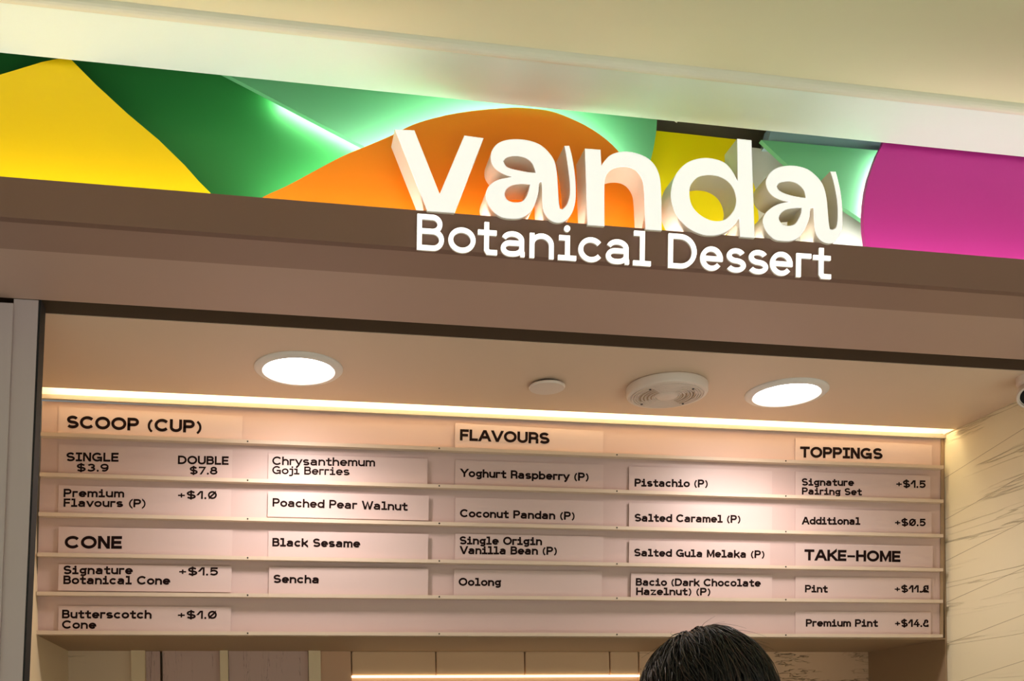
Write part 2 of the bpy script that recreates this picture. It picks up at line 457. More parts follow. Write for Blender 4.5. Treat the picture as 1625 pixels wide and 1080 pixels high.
def text_bm(bm, text, width, cap, place, weight=0.17, depth=None, gap=0.05, box=None):
    """strokes of the text, `width` wide and `cap` high; place(u, v) turns them into 3D, depth is an extrusion vector"""
    items, tot = layout(text, weight, gap)
    # stretch skeletons to fit but keep the stroke weight
    k = (width / cap - weight) / (tot - weight)
    lvl = 0
    for ch, x0 in items:
        wt = weight * (0.78 if ch in '()+-' else 1.0)
        for st in GL[ch][1]:
            lvl += 1
            if isinstance(st, str):
                _, a, b = st.split()
                c = Vector((weight / 2 + (x0 + float(a)) * k, weight / 2 + float(b) * (1 - weight)))
                r = weight * (.66 if depth is not None else .60)
                pts = [c + Vector((math.cos(t * math.pi / 8), math.sin(t * math.pi / 8))) * r for t in range(16)]
                fr = [place(p.x * cap, p.y * cap, lvl) for p in pts]
                if depth is None: bm.faces.new([bm.verts.new(p) for p in fr])
                else: add_prism(bm, fr, [p + depth for p in fr])
                continue
            sk = [(weight / 2 + (x0 + px) * k, weight / 2 + py * (1 - weight)) for px, py in st]
            Lf, Rt, closed = ribbon(sk, wt)
            n = len(Lf)
            a = [bm.verts.new(place(p.x * cap, p.y * cap, lvl)) for p in Lf]
            b = [bm.verts.new(place(p.x * cap, p.y * cap, lvl)) for p in Rt]
            if depth is not None:
                a2 = [bm.verts.new(v.co + depth) for v in a]; b2 = [bm.verts.new(v.co + depth) for v in b]
            for i in range(n if closed else n - 1):
                j = (i + 1) % n
                bm.faces.new((a[i], b[i], b[j], a[j]))
                if depth is not None:
                    bm.faces.new((a2[i], a2[j], b2[j], b2[i]))
                    bm.faces.new((a[i], a[j], a2[j], a2[i])); bm.faces.new((b[j], b[i], b2[i], b2[j]))
            if depth is not None and not closed:
                bm.faces.new((a[0], a2[0], b2[0], b[0])); bm.faces.new((b[-1], b2[-1], a2[-1], a[-1]))

# ================================================================== key distances
YB = 3.0                      # menu board face
YF = 2.03                     # fascia face
ZC = at_Y(780, 647, 2.94).z   # kiosk ceiling
XR = at_Y(1500, 845, YB).x    # right cladding
XL = at_Y(58, 845, YB).x      # left inner wall
Zface0 = at_Y(812, 404, YF).z       # lower edge of fascia
Zface1 = at_Y(812, 345.5, YF).z     # upper edge of fascia
YSOF1 = at_Z(812, 450, Zface0).y    # inner edge of the band under the fascia
YS0 = at_Z(812, 521, ZC).y          # shutter slot, outer edge
YS1 = at_Z(812, 541, ZC).y          # shutter slot, inner edge
YP = 2.12                           # front sign panels
ZM = at_Y(812, 166, YP - .01).z     # hall ceiling
YMO0 = at_Z(1209, 126, ZM).y        # moulding, far edge
YMO1 = at_Z(1158, 101, ZM).y        # moulding, near edge
XA, XB = XL - 1.6, XR + 1.9
print('keys', ZC, XR, XL, Zface0, Zface1, YSOF1, YS0, YS1, ZM, YMO0, YMO1)

# ================================================================== setting
struct(box('floor', M['floor'], XA - 1, XB + 1, -5, 1.9, -0.1, 0.0))
struct(box('floor_kiosk', M['floor_dark'], XA - 1, XB + 1, 1.9, 4.2, -0.1, 0.0))  # unseen floor, split off and kept darker to cut bounce light under the ledges
c = box('ceiling', M['ceiling'], XL - .02, XR + .02, YS1, 2.94, ZC, ZC + .03)
struct(c)
struct(box('ceiling_outside', M['hall_white'], XA, XB, YMO0 - .01, YP - .01, ZM, ZM + .05))
struct(box('ceiling_hall', M['hall_beige'], XA, XB, -1.2, YMO1 + .005, ZM - .012, ZM + .05))
# bead moulding between both ceilings
bm = bmesh.new()
prof = []
hw = (YMO0 - YMO1) / 2; yc = (YMO0 + YMO1) / 2
for k in range(13):
    a = math.pi * k / 12
    prof.append((yc + hw * math.cos(a), ZM - .004 - .020 * math.sin(a)))
prof += [(YMO1, ZM + .02), (YMO0, ZM + .02)]
add_prism(bm, [(XA, y, z) for y, z in prof], [(XB, y, z) for y, z in prof])
struct(link_mesh('trim_1', bm, M['moulding']))
# fascia and the soffit of the beam
def slab_px(name, m, x0, x1, y0, y1, z0, z1): return struct(box(name, m, x0, x1, y0, y1, z0, z1))
slab_px('trim_2', M['fascia'], XA, XB, YF, YF + .018, Zface0, Zface1)
bm = bmesh.new()
add_prism(bm, [(XA, YF + .018, Zface0), (XA, YSOF1, Zface0 + .0), (XA, YSOF1, Zface0 + .03), (XA, YF + .018, Zface0 + .03)],
          [(XB, YF + .018, Zface0), (XB, YSOF1, Zface0 + .0), (XB, YSOF1, Zface0 + .03), (XB, YF + .018, Zface0 + .03)])
struct(link_mesh('trim_3', bm, M['soffit_band']))
# sloping soffit panel from the band back to the shutter slot
bm = bmesh.new()
add_prism(bm, [(XA, YSOF1, Zface0), (XA, YS0, ZC), (XA, YS0, ZC + .03), (XA, YSOF1, Zface0 + .03)],
          [(XB, YSOF1, Zface0), (XB, YS0, ZC), (XB, YS0, ZC + .03), (XB, YSOF1, Zface0 + .03)])
struct(link_mesh('trim_4', bm, M['soffit']))
# shutter slot: a dark channel in the ceiling
bm = bmesh.new()
add_box(bm, XA, XB, YS0 - .01, YS0, ZC + .03, ZC + .14)
add_box(bm, XA, XB, YS1 - .005, YS1 - .001, ZC + .001, ZC + .14)
add_box(bm, XA, XB, YS0 - .01, YS1 - .001, ZC + .13, ZC + .14)
struct(link_mesh('trim_5', bm, M['slot_dark']))
# back of the sign void and its cover
bm = bmesh.new()
add_box(bm, XA, XB, 2.30, 2.32, Zface0 + .03, ZM + .30)
add_box(bm, XA, XB, YP - .01, 2.30, ZM + .28, ZM + .30)
add_box(bm, XA, XB, YP - .012, YP - .01, ZM + .05, ZM + .28)
struct(link_mesh('wall_void', bm, M['void']))
# trough floor behind the fascia
struct(box('trim_6', M['fascia'], XA, XB, YF + .018, 2.30, Zface1 - .045, Zface1 - .035))

# right cladding up to the board, then the darker niche wall behind it
struct(box('wall_right', M['wall_cream'], XR, XR + .05, YS1 + .01, YB, 0, ZC))
struct(box('wall_niche_right', M['niche'], XR - .006, XR + .05, YB + .001, 3.9, 0, ZC))
struct(box('wall_front_right', M['post'], XR + .051, XB, YS1 + .01, YS1 + .08, 0, ZC))
struct(box('wall_front_left', M['steel'], XA, at_Y(-60, 700, 2.5).x, YS0 + .08, YS0 + .12, 0, ZC))
struct(box('wall_left', M['post'], XL - .05, XL, YS1 + .01, 3.9, 0, ZC))
struct(box('wall_back', M['niche'], XL, XR - .006, 3.50, 3.55, 0, 2.3))

# ================================================================== light slot above the board
ls = thing('light_strip', 'long glowing light strip recessed where the ceiling meets the menu board', 'light', (0, 2.97, ZC))
x0, x1 = at_Y(79, 630, YB).x, at_Y(1488, 685, YB).x
bm = bmesh.new()
add_box(bm, XL, XR, 2.94, YB + .02, ZC + .055, ZC + .065)
add_box(bm, XL, XR, 2.938, 2.940, ZC + .03, ZC + .055)
add_box(bm, XL, XR, YB, YB + .02, ZC - .002, ZC + .055)
add_box(bm, XL, XL + .004, 2.94, YB, ZC + .0, ZC + .055)
add_box(bm, XR - .004, XR, 2.94, YB, ZC + .0, ZC + .055)
link_mesh('channel', bm, M['slot_white'], ls)
box('led', M['slot_led'], x0, x1, 2.955, 2.985, ZC + .048, ZC + .054, ls)
box('edge_profile', M['alu'], XL, XR, YB - .012, YB - .001, ZC - .014, ZC - .002, ls)

# ================================================================== menu board
LIPS = [(691, 743), (755, 797), (818, 852), (882, 906), (944, 956), (1006, 1011)]
TOP = (636, 688)
def rowy(line, x): return line[0] + (line[1] - line[0]) * (x - 62) / (1497 - 62)
def lx(y): return 67 - (y - 635) * 0.0274
def rx(y): return 1498 - (y - 690) * 0.006
mb = thing('menu_board', 'wide beige menu board of six ledged rows under the light strip', 'menu board', at_Y(780, 1008, YB))
prev = TOP
ORD = ['top', 'second', 'third', 'fourth', 'fifth', 'bottom']
for k, line in enumerate(LIPS):
    a, b = prev, line
    pts = [(lx(a[0]), a[0]), (rx(a[1]) - 4, a[1]), (rx(b[1]) - 4, b[1]), (lx(b[0]), b[0])]
    px_panel('row_panel', M['board'], pts, YB, .012, mb)
    yl = YB - .024
    t = 6.0
    pts = [(lx(b[0]) - 1, b[0] - t), (rx(b[1]), b[1] - t * .82), (rx(b[1]), b[1]), (lx(b[0]) - 1, b[0])]
    lip = px_panel('ledge', M['lip'], pts, yl, .023, mb, bevel=.0012)
    for sx in (393, 697, 979, 1247):
        p = at_Y(sx, rowy(b, sx) - 3.0, yl)
        lathe('screw', M['screw'], [(.0024, .0002), (.0024, -.0008), (.0015, -.0014), (0, -.0014)], p, 10, lip, axis=Matrix(((1, 0, 0), (0, 0, 1), (0, -1, 0))))
    prev = line
px_panel('end_cap', M['niche'], [(rx(688) - 4, 688), (rx(688) + 1, 688), (rx(1011) + 1, 1011), (rx(1011) - 4, 1011)], YB - .004, .016, mb)
zb = at_Y(780, 1008, YB).z
box('underside', M['niche'], XL, XR - .006, YB + .0, 3.49, zb - .006, zb - .001, mb)
box('carcass', M['niche'], XL, XR - .006, 3.47, 3.49, zb, ZC - .02, mb)

# ------------------------------------------------------------------ menu cards
# (row, x0, x1, height px, gap to ledge px, lift at x0, lift at x1, tone, label, [(text, x0, y0, x1, y1, cap, weight)])
HB = .235; MB_ = .222
CARDS = [
 (0, 92, 384, 42, 0, .0015, .0015, 'scoop cup heading card, topmost in the first column', [('SCOOP (CUP)', 105.5, 679, 320.5, 686.8, 20.3, HB)]),
 (0, 722, 957, 40, -1, .007, .003, 'tilted heading card reading FLAVOURS on the top ledge', [('FLAVOURS', 729.8, 698.5, 872, 704.2, 18, HB)]),
 (0, 1262, 1479, 36, 0, .002, .005, 'heading card reading TOPPINGS on the top ledge', [('TOPPINGS', 1269.6, 725.6, 1400.6, 728.4, 17.6, HB)]),
 (1, 92, 368, 46, 0, .002, .003, 'price card reading SINGLE and DOUBLE', [('SINGLE', 105, 731.5, 188, 732.3, 14.2, MB_), ('$3.9', 121.3, 747.8, 172.3, 748, 12.6, MB_), ('DOUBLE', 282.2, 736, 362.7, 737.4, 13.6, MB_), ('$7.8', 300.6, 752.3, 345, 752.8, 12.6, MB_)]),
 (1, 425, 678, 41, 0, .003, .010, 'menu card reading Chrysanthemum Goji Berries', [('Chrysanthemum', 431.9, 737.4, 595.2, 739.9, 13.6, .195), ('Goji Berries', 431.9, 751.8, 554.8, 754, 13, .19)]),
 (1, 722, 957, 40, 0, .003, .003, 'menu card reading Yoghurt Raspberry (P)', [('Yoghurt Raspberry (P)', 730.8, 756.3, 934.6, 763, 13.2, MB_)]),
 (1, 998, 1225, 38, 0, .004, .002, 'menu card reading Pistachio (P)', [('Pistachio (P)', 1007, 771.6, 1123.7, 773.2, 12.6, MB_)]),
 (1, 1262, 1476, 38, 0, .002, .008, 'topping card reading Signature Pairing Set', [('Signature', 1272.2, 770.2, 1355.3, 771, 11.8, MB_), ('Pairing Set', 1272.6, 784.3, 1367.8, 785.8, 11.4, MB_), ('+$1.5', 1422, 773, 1469, 774, 12, MB_)]),
 (2, 92, 366, 44, 0, .003, .003, 'extra-charge card reading Premium Flavours (P)', [('Premium', 100.8, 788.3, 197, 789, 13.2, MB_), ('Flavours (P)', 100.8, 803.7, 231.5, 804.7, 13.2, MB_), ('+$1.0', 282, 791.2, 344, 791.6, 12.8, MB_)]),
 (2, 424.5, 680, 40, 2, .007, .009, 'loose menu card reading Poached Pear Walnut', [('Poached Pear Walnut', 432.4, 803.4, 646.8, 810, 13.6, .205)]),
 (2, 722, 957, 40, 0, .003, .002, 'menu card reading Coconut Pandan (P)', [('Coconut Pandan (P)', 729.8, 820.2, 912.4, 824.6, 13, MB_)]),
 (2, 998, 1225, 38, 0, .004, .002, 'menu card reading Salted Caramel (P)', [('Salted Caramel (P)', 1007, 827.2, 1175.5, 829.5, 12.6, MB_)]),
 (2, 1262, 1478, 36, 0, .002, .008, 'topping card reading Additional', [('Additional', 1272.7, 831.8, 1365.3, 832.5, 12.2, MB_), ('+$0.5', 1419.9, 834.2, 1469, 834.6, 12, MB_)]),
 (3, 92, 368, 42, 0, .006, .002, 'heading card reading CONE', [('CONE', 102.5, 869.9, 193.3, 870.4, 20.2, HB)]),
 (3, 425, 679, 41, 0, .002, .009, 'menu card reading Black Sesame', [('Black Sesame', 432, 866.6, 571.6, 868.5, 13.6, MB_)]),
 (3, 722, 957, 42, 0, .004, .003, 'menu card reading Single Origin Vanilla Bean (P)', [('Single Origin', 729.2, 863.4, 860.2, 864.8, 13, MB_), ('Vanilla Bean (P)', 729.8, 878.8, 884.2, 880, 13, MB_)]),
 (3, 998, 1222, 36, 0, .004, .003, 'menu card reading Salted Gula Melaka (P)', [('Salted Gula Melaka (P)', 1006.2, 882.3, 1213.6, 885.2, 12.3, MB_)]),
 (3, 1262, 1480, 36, 0, .002, .007, 'heading card reading TAKE-HOME', [('TAKE-HOME', 1276.5, 888.7, 1429, 891.4, 17.6, HB)]),
 (4, 92, 367, 42, 2, .010, .006, 'leaning card reading Signature Botanical Cone', [('Signature', 100.4, 910.7, 210.6, 911, 13.8, MB_), ('Botanical Cone', 100.4, 926.4, 270, 927.4, 13.8, MB_), ('+$1.5', 283.8, 912.4, 346, 912.8, 13, MB_)]),
 (4, 426, 679, 43, 0, .006, .009, 'menu card reading Sencha', [('Sencha', 433.7, 924.6, 506.8, 925.4, 13.4, MB_)]),
 (4, 720, 955, 41, 0, .004, .004, 'menu card reading Oolong', [('Oolong', 727.7, 929, 795.2, 929.5, 12.8, MB_)]),
 (4, 1001, 1225, 38, 0, .006, .003, 'menu card reading Bacio (Dark Chocolate Hazelnut) (P)', [('Bacio (Dark Chocolate', 1008.9, 928.9, 1207.3, 930.6, 12.2, MB_), ('Hazelnut) (P)', 1009.4, 943.8, 1127.8, 944.4, 12.2, MB_)]),
 (4, 1262, 1477, 35, 0, .002, .004, 'price card reading Pint', [('Pint', 1277.4, 939.5, 1313.6, 939.9, 12, MB_), ('+$11.@', 1419.5, 939.5, 1474, 939.8, 11.6, MB_)]),
 (5, 92, 366, 40, 0, .005, .004, 'bottom price card reading Butterscotch Cone', [('Butterscotch', 98.3, 980.7, 240.5, 981.2, 13.8, MB_), ('Cone', 98.3, 997, 152.7, 997.3, 13.4, MB_), ('+$1.0', 281.8, 981.3, 344, 981.6, 13, MB_)]),
 (5, 1262, 1477, 36, 0, .002, .004, 'bottom price card reading Premium Pint', [('Premium Pint', 1278.8, 993.8, 1393.3, 994.1, 12, MB_), ('+$14.#', 1420, 994.2, 1474, 994.4, 12, MB_)]),
]
def lean(x): return 0.0274 - (x - 65) / 1430 * 0.0214
for row, cx0, cx1, hp, gp, l0, l1, label, texts in CARDS:
    line = LIPS[row]
    t = 6.0
    def yb(x): return rowy(line, x) - t * (1 - .18 * (x - 62) / 1435) - gp + .5
    Yat = lambda x, a=cx0, b=cx1, p=l0, q=l1: YB - .0015 - lerp(p, q, (x - a) / (b - a))
    pts = [(cx0, yb(cx0)), (cx1, yb(cx1)), (cx1 + lean(cx1) * hp, yb(cx1) - hp * (.99 if row else .9)), (cx0 + lean(cx0) * hp, yb(cx0) - hp)]
    f = [at_Y(x, y, Yat(x)) for x, y in pts]
    base = (f[0] + f[1]) / 2
    cd_ = thing('menu_card', label, 'menu card', base, 'printed menu cards standing on the board ledges')
    bm = bmesh.new()
    add_prism(bm, f, [p + Vector((0, .0012, 0)) for p in f])
    link_mesh('card', bm, M['card'], cd_)
    for text, tx0, ty0, tx1, ty1, cap, wt in texts:
        bm = bmesh.new()
        def place(u, v, lvl, tx0=tx0, ty0=ty0, tx1=tx1, ty1=ty1):
            x = tx0 + u; y = ty0 + (ty1 - ty0) * u / (tx1 - tx0)
            x += lean(x) * v
            return at_Y(x, y - v, Yat(x) - .0005 - lvl * 2e-6)
        text_bm(bm, text, tx1 - tx0, cap, place, wt)
        link_mesh('lettering', bm, M['ink'], cd_)

# ================================================================== devices in the kiosk ceiling
def downlight(px, py, R, label):
    c = at_Z(px, py, ZC)
    t = thing('downlight', label, 'light', c, 'round downlights in the kiosk ceiling')
    lathe('trim_ring', M['trim_white'], [(R * .76, -.004), (R * .82, -.010), (R * .95, -.008), (R, -.003), (R, 0), (R * .76, 0)], c, 64, t)
    lathe('lens', M['lens'], [(R * .775, -.004), (R * .6, -.0055), (0, -.006)], c, 64, t)
    sp = bpy.data.lights.new('downlight_beam', 'SPOT')
    sp.energy = SPOT; sp.spot_size = math.radians(172); sp.spot_blend = 0.8; sp.shadow_soft_size = .055
    sp.color = (1.0, 0.925, 0.895)
    so = bpy.data.objects.new('downlight_beam', sp); S.collection.objects.link(so)
    so.location = c + Vector((0, 0, -.075))
    return t
downlight(474, 584, .117, 'round glowing downlight above the scoop heading')
downlight(1248, 622, .117, 'round glowing downlight above the toppings heading')
c = at_Z(868, 608, ZC)
t = thing('cover_disc', 'small plain round white cover on the ceiling between downlight and vent', 'ceiling cover', c)
lathe('spacer', M['gap_shade'], [(.036, 0), (.036, -.010), (0, -.010)], c, 40, t)  # dark tone stands in for shade in the gap behind the cap
lathe('cap', M['white_plastic'], [(0, -.008), (.050, -.008), (.051, -.011), (.048, -.015), (0, -.017)], c, 48, t)
c = at_Z(1058, 612, ZC)
t = thing('ceiling_vent', 'thick round white vent with rings of slots on the kiosk ceiling', 'vent', c)
R = .114
lathe('housing', M['white_plastic'], [(R * .96, 0), (R, -.004), (R, -.022), (R * .97, -.027), (R * .90, -.029), (R * .88, -.027), (R * .30, -.027)], c, 72, t)
prof = []
r = R * .86
while r > R * .30:
    prof += [(r, -.0272), (r, -.0305), (r - R * .028, -.0305), (r - R * .028, -.0272), (r - R * .055, -.0272)]
    r -= R * .06
lathe('grille', M['white_plastic'], prof, c, 72, t)
lathe('hub', M['white_plastic'], [(0, -.033), (R * .20, -.033), (R * .26, -.031), (R * .30, -.026)], c, 48, t)
for rr in (.37, .46, .55, .64):
    for q in range(2):
        a0 = math.radians(180 * q - 40); n = 12; bm = bmesh.new()
        lo = [Vector(c) + Vector((R * rr * math.cos(a0 + k / n * 1.4), R * rr * math.sin(a0 + k / n * 1.4), -.0308)) for k in range(n + 1)]
        hi = [Vector(c) + Vector((R * (rr + .034) * math.cos(a0 + k / n * 1.4), R * (rr + .034) * math.sin(a0 + k / n * 1.4), -.0308)) for k in range(n + 1)]
        A = [bm.verts.new(p) for p in lo]; B = [bm.verts.new(p) for p in hi]
        for k in range(n): bm.faces.new((A[k], A[k + 1], B[k + 1], B[k]))
        link_mesh('slot', bm, M['niche'], t)
for k in range(4):
    a = math.radians(35 + 90 * k)
    lathe('screw', M['screw'], [(.0035, -.030), (.003, -.0322), (0, -.0325)], c + Vector((R * .74 * math.cos(a), R * .74 * math.sin(a), 0)), 12, t)

# security camera at the right edge, on the ceiling by the cladding
cc = at_Z(1635, 597, ZC)
t = thing('security_camera', 'white ceiling security camera with dark lens at the end of cladding', 'camera', cc)
lathe('mount', M['white_plastic'], [(.036, 0), (.036, -.018), (.030, -.026), (0, -.026)], cc, 32, t)
d = (CAM + Vector((.2, .3, .2)) - cc); d.normalize()
d = (d + Vector((-.1, 0, -.5))).normalized()
q = Vector((0, 0, -1)).rotation_difference(d).to_matrix()
o_ = cc + Vector((0, 0, -.045))
lathe('body', M['white_plastic'], [(0, .03), (.026, .028), (.034, .015), (.034, -.03), (.031, -.036), (.026, -.036), (.026, -.028), (0, -.028)], o_, 32, t, axis=q)
lathe('lens', M['rubber'], [(.024, -.029), (.018, -.034), (0, -.036)], o_, 24, t, axis=q)

# ================================================================== shutter guide rail at the left end
sr = thing('shutter_rail', 'grey metal shutter guide rail standing at the left of the opening', 'rail', at_Y(40, 1080, 2.46))
def post_px(name, m, xt0, xt1, xb0, xb1, Y, th, ytop, par):
    pt = [(xt0, ytop), (xt1, ytop)]; f = [at_Y(xt0, ytop, Y), at_Y(xt1, ytop + .06 * (xt1 - xt0), Y)]
    g = [at_Y(xb0, 1080, Y), at_Y(xb1, 1080, Y)]
    # continue the same line to the floor
    def down(a, b): 
        k = (a.z - 0) / (a.z - b.z); p = a + (b - a) * k; return p
    f2 = [f[0], f[1], down(f[1], g[1]), down(f[0], g[0])]
    bm = bmesh.new(); add_prism(bm, f2, [p + Vector((0, th, 0)) for p in f2])
    return link_mesh(name, bm, m, par)
YR = YS0 + .002
post_px('guide', M['steel'], 22, 61, -2, 35, YR, .06, 474, sr)
post_px('seal', M['rubber'], 61, 65, 35, 38.5, YR + .004, .05, 474, sr)
post_px('side_post', M['steel'], -160, 21, -190, -3, YR - .012, .07, 470, sr)

# ================================================================== behind the board: back wall finishes, cabinets
Y2 = 3.44
zt = at_Y(780, 1034, Y2).z
zlow = 1.15
def wallpanel(name, m, xa, xb, Y, th, label, cat, group=None, dxb=0.0, ztop=None):
    xa_, xb_ = at_Y(xa, 1055, Y).x, at_Y(xb, 1055, Y).x
    z1 = ztop or zb - .004
    f = [(xa_, Y, zlow), (xb_ + dxb, Y, zlow), (xb_, Y, z1), (xa_, Y, z1)]
    bm = bmesh.new(); add_prism(bm, f, [(p[0], Y + th, p[2]) for p in f])
    o = link_mesh(name, bm, m)
    return tag(o, label, cat, group)
wallpanel('wall_panel', M['wood_cream'], 97, 209, Y2, .04, 'beige wood-look wall panel below the scoop column, at the far end', 'panel')
wallpanel('post', M['post'], 208, 230, Y2 - .02, .06, 'cream post between the beige panel and mauve panel', 'post')
wallpanel('wall_panel', M['weave'], 230, 254, Y2 + .01, .02, 'narrow mauve grained strip beside the cream post', 'panel')
wallpanel('wall_panel', M['weave'], 258, 350, Y2, .03, 'mauve grained panel between two cream posts', 'panel')
wallpanel('post', M['post'], 349, 362, Y2 - .02, .06, 'thin cream post between the two wide mauve panels', 'post')
wallpanel('wall_panel', M['weave'], 363, 489, Y2, .03, 'widest mauve grained panel under the menu board', 'panel')
wallpanel('post', M['post'], 490, 509, Y2 - .02, .06, 'cream post between mauve panel and plain tan wall', 'post')
wallpanel('wall_panel', M['tan'], 509, 557, Y2, .03, 'plain tan panel next to the beige cabinets', 'panel')
wallpanel('wall_panel', M['wood_right'], 1015, 1396, Y2 - .005, .04, 'tan rough-grained wall panel behind the person', 'panel', dxb=.45)
# overhead cabinets
xc0, xc1 = at_Y(558, 1055, Y2).x, at_Y(1014, 1055, Y2).x
zc0 = at_Y(780, 1070, Y2).z
cb = thing('overhead_cabinet', 'beige overhead cabinet of flat doors under the menu board', 'cabinet', ((xc0 + xc1) / 2, Y2, zc0))
box('body', M['niche'], xc0, xc1, Y2 + .018, Y2 + .045, zc0 - .01, zb - .006, cb)
seams = [558, 692, 833, 968, 1014]
for a, b in zip(seams, seams[1:]):
    box('door', M['cabinet'], at_Y(a + 1, 1055, Y2).x, at_Y(b - 1, 1055, Y2).x, Y2, Y2 + .018, zc0, zb - .006, cb, bevel=.002)
us = thing('shelf_light', 'thin warm glowing strip along the bottom of the cabinets', 'light', ((xc0 + xc1) / 2, Y2, zc0))
box('led', M['shelf_led'], xc0, xc1, Y2 - .006, Y2 + .012, zc0 - .009, zc0 - .002, us)
struct(box('wall_splashback', M['tan'], xc0, xc1, Y2 + .012, Y2 + .03, zlow, zc0 - .010))

# ================================================================== sign panels over the fascia
def bottomed(pts): return pts
TH = .012
def sign_panel(m, pts, Y, label, smooth=False):
    o = px_panel('sign_board', m, pts, Y, TH)
    return tag(o, label, 'sign panel', 'coloured panels behind the shop sign')
def z1(x, y, s): return (x / s, y / s)
yel = [(-500, 250), (0, 118.5), (35, 108), (66, 98.5), (108, 89.5), (152, 134), (202, 180), (252, 222), (293, 262), (316, 288), (336, 308), (372, 345), (372, 372), (-500, 330)]
sign_panel(M['yellow'], yel, YP, 'yellow pointed sign panel at the end beside dark green')
arc_o = [(380, 336), (419, 311.6), (455, 295), (505, 268), (545, 247), (581, 232), (621, 215), (657, 197), (707, 183), (757, 175), (808, 171), (830, 171), (871, 175.6), (906, 188), (941, 206), (972, 230), (994, 258), (1010, 296), (1020, 335), (1027, 375)]
ora = catmull(arc_o, 3, closed=False, corner=80) + [(1027, 410), (380, 372)]
op = sign_panel(M['orange'], ora, YP, 'large orange dome-shaped sign panel behind the first raised letters')
sign_panel(M['green_dark'], [(-500, -20), (440, 90), (760, 180), (760, 400), (-500, 330)], 2.225, 'dark green sign panel between yellow and orange panels')
lg = [(396, 137), (579, 233), (640, 262), (700, 330), (1005, 400), (1022, 300), (1031, 260), (1037, 236), (1041, 212), (1043, 186), (1043, 110), (330, 60), (330, 103)]
gp_ = sign_panel(M['green_light'], lg, 2.185, 'mid green sign panel glowing above the orange dome')
sign_panel(M['lemon'], [(1008, 203), (1042, 207.3), (1168, 221), (1184, 260), (1199, 300), (1204, 345), (1196, 410), (1008, 400)], 2.20, 'small yellow sign panel set back between orange and white panels')
sign_panel(M['panel_white'], [(1172, 231), (1232, 239), (1410, 350), (1410, 425), (1172, 410)], 2.215, 'white sign panel behind the last raised letter')
sign_panel(M['green_light'], [(1208, 222), (1228, 223.5), (1420, 241), (1420, 380), (1368, 348), (1338, 328.5), (1251, 262)], 2.16, 'green wedge sign panel between white and purple panels')
sign_panel(M['purple'], [(1409, 205), (1401, 228), (1392, 245), (1385.6, 262), (1378.5, 283), (1374.2, 303), (1371.4, 323), (1370.4, 343), (1371.2, 366), (1374.6, 391), (1380, 420), (2400, 515), (2400, 280)], YP, 'purple sign panel with rounded edge at the far end')
# added strip over the green wedge, its blue grey standing in for a reflection
d0 = px_panel('void_strip', M['gap_strip'], [(1226, 196), (1420, 215), (1420, 246), (1218, 228)], 2.185, .04)
tag(d0, 'blue grey strip added in the dark gap above the green wedge', 'gap_strip')
hk = thing('hanging_hook', 'tiny white hook hanging from the ceiling edge over the yellow panel', 'hook', at_Y(1071, 190, YP + .005))
bm = bmesh.new(); p = at_Y(1071, 188, YP + .004)
add_tube(bm, [p + Vector((0, 0, .03)), p, p + Vector((.001, 0, -.006)), p + Vector((.004, -.001, -.008)), p + Vector((.006, 0, -.004))], .0016, 8)
link_mesh('wire', bm, M['trim_white'], hk)
# LED strips that make the halos: behind the orange rim, behind the mid green edge, behind the purple edge
def led_px(pts, Y, par, name='led_strip', r=.004, m='halo_led'):
    # flat tape stuck to the back of the board: only its outer side glows
    P3 = [at_Y(x, y, Y) for x, y in pts]
    bm = bmesh.new(); A, B, C2, D = [], [], [], []
    for i, p in enumerate(P3):
        d = (P3[min(i + 1, len(P3) - 1)] - P3[max(i - 1, 0)]).normalized()
        n = Vector((-d.z, 0, d.x)).normalized() * r
        for lst, q, yy in ((A, n, 0), (B, -n, 0), (C2, -n, .002), (D, n, .002)): lst.append(bm.verts.new(p + q + Vector((0, yy, 0))))
    for i in range(len(P3) - 1):
        for k, (u, v) in enumerate(((A, B), (B, C2), (C2, D), (D, A))):
            f = bm.faces.new((u[i], v[i], v[i + 1], u[i + 1])); f.material_index = 1 if k == 2 else 0
    return link_mesh(name, bm, [M['trim_white'], M[m]], par)
led_px([(440, 318), (470, 302), (507, 281), (548, 260), (590, 245), (630, 229), (662, 213), (708, 199), (740, 186), (760, 181), (790, 178), (815, 177), (845, 179), (870, 184), (902, 200), (934, 218), (964, 242), (984, 266)], YP + TH + .001, op)
led_px([(440, 147), (480, 169), (530, 195), (585, 223), (640, 250)], 2.185 + TH + .001, gp_, r=.0035)
led_px([(1412, 246), (1398, 280), (1390, 320), (1389, 370)], YP + TH + .001, bpy.data.objects['sign_board.007'] if 'sign_board.007' in bpy.data.objects else op, r=.003)
# wash strip lying in the trough behind the fascia
ws = thing('wash_light', 'light strip in the trough washing the coloured sign panels from below', 'light', (0, 2.08, Zface1 - .03))
box('led', M['wash_led'], XA + .2, XB - .2, 2.068, 2.084, Zface1 - .034, Zface1 - .028, ws)

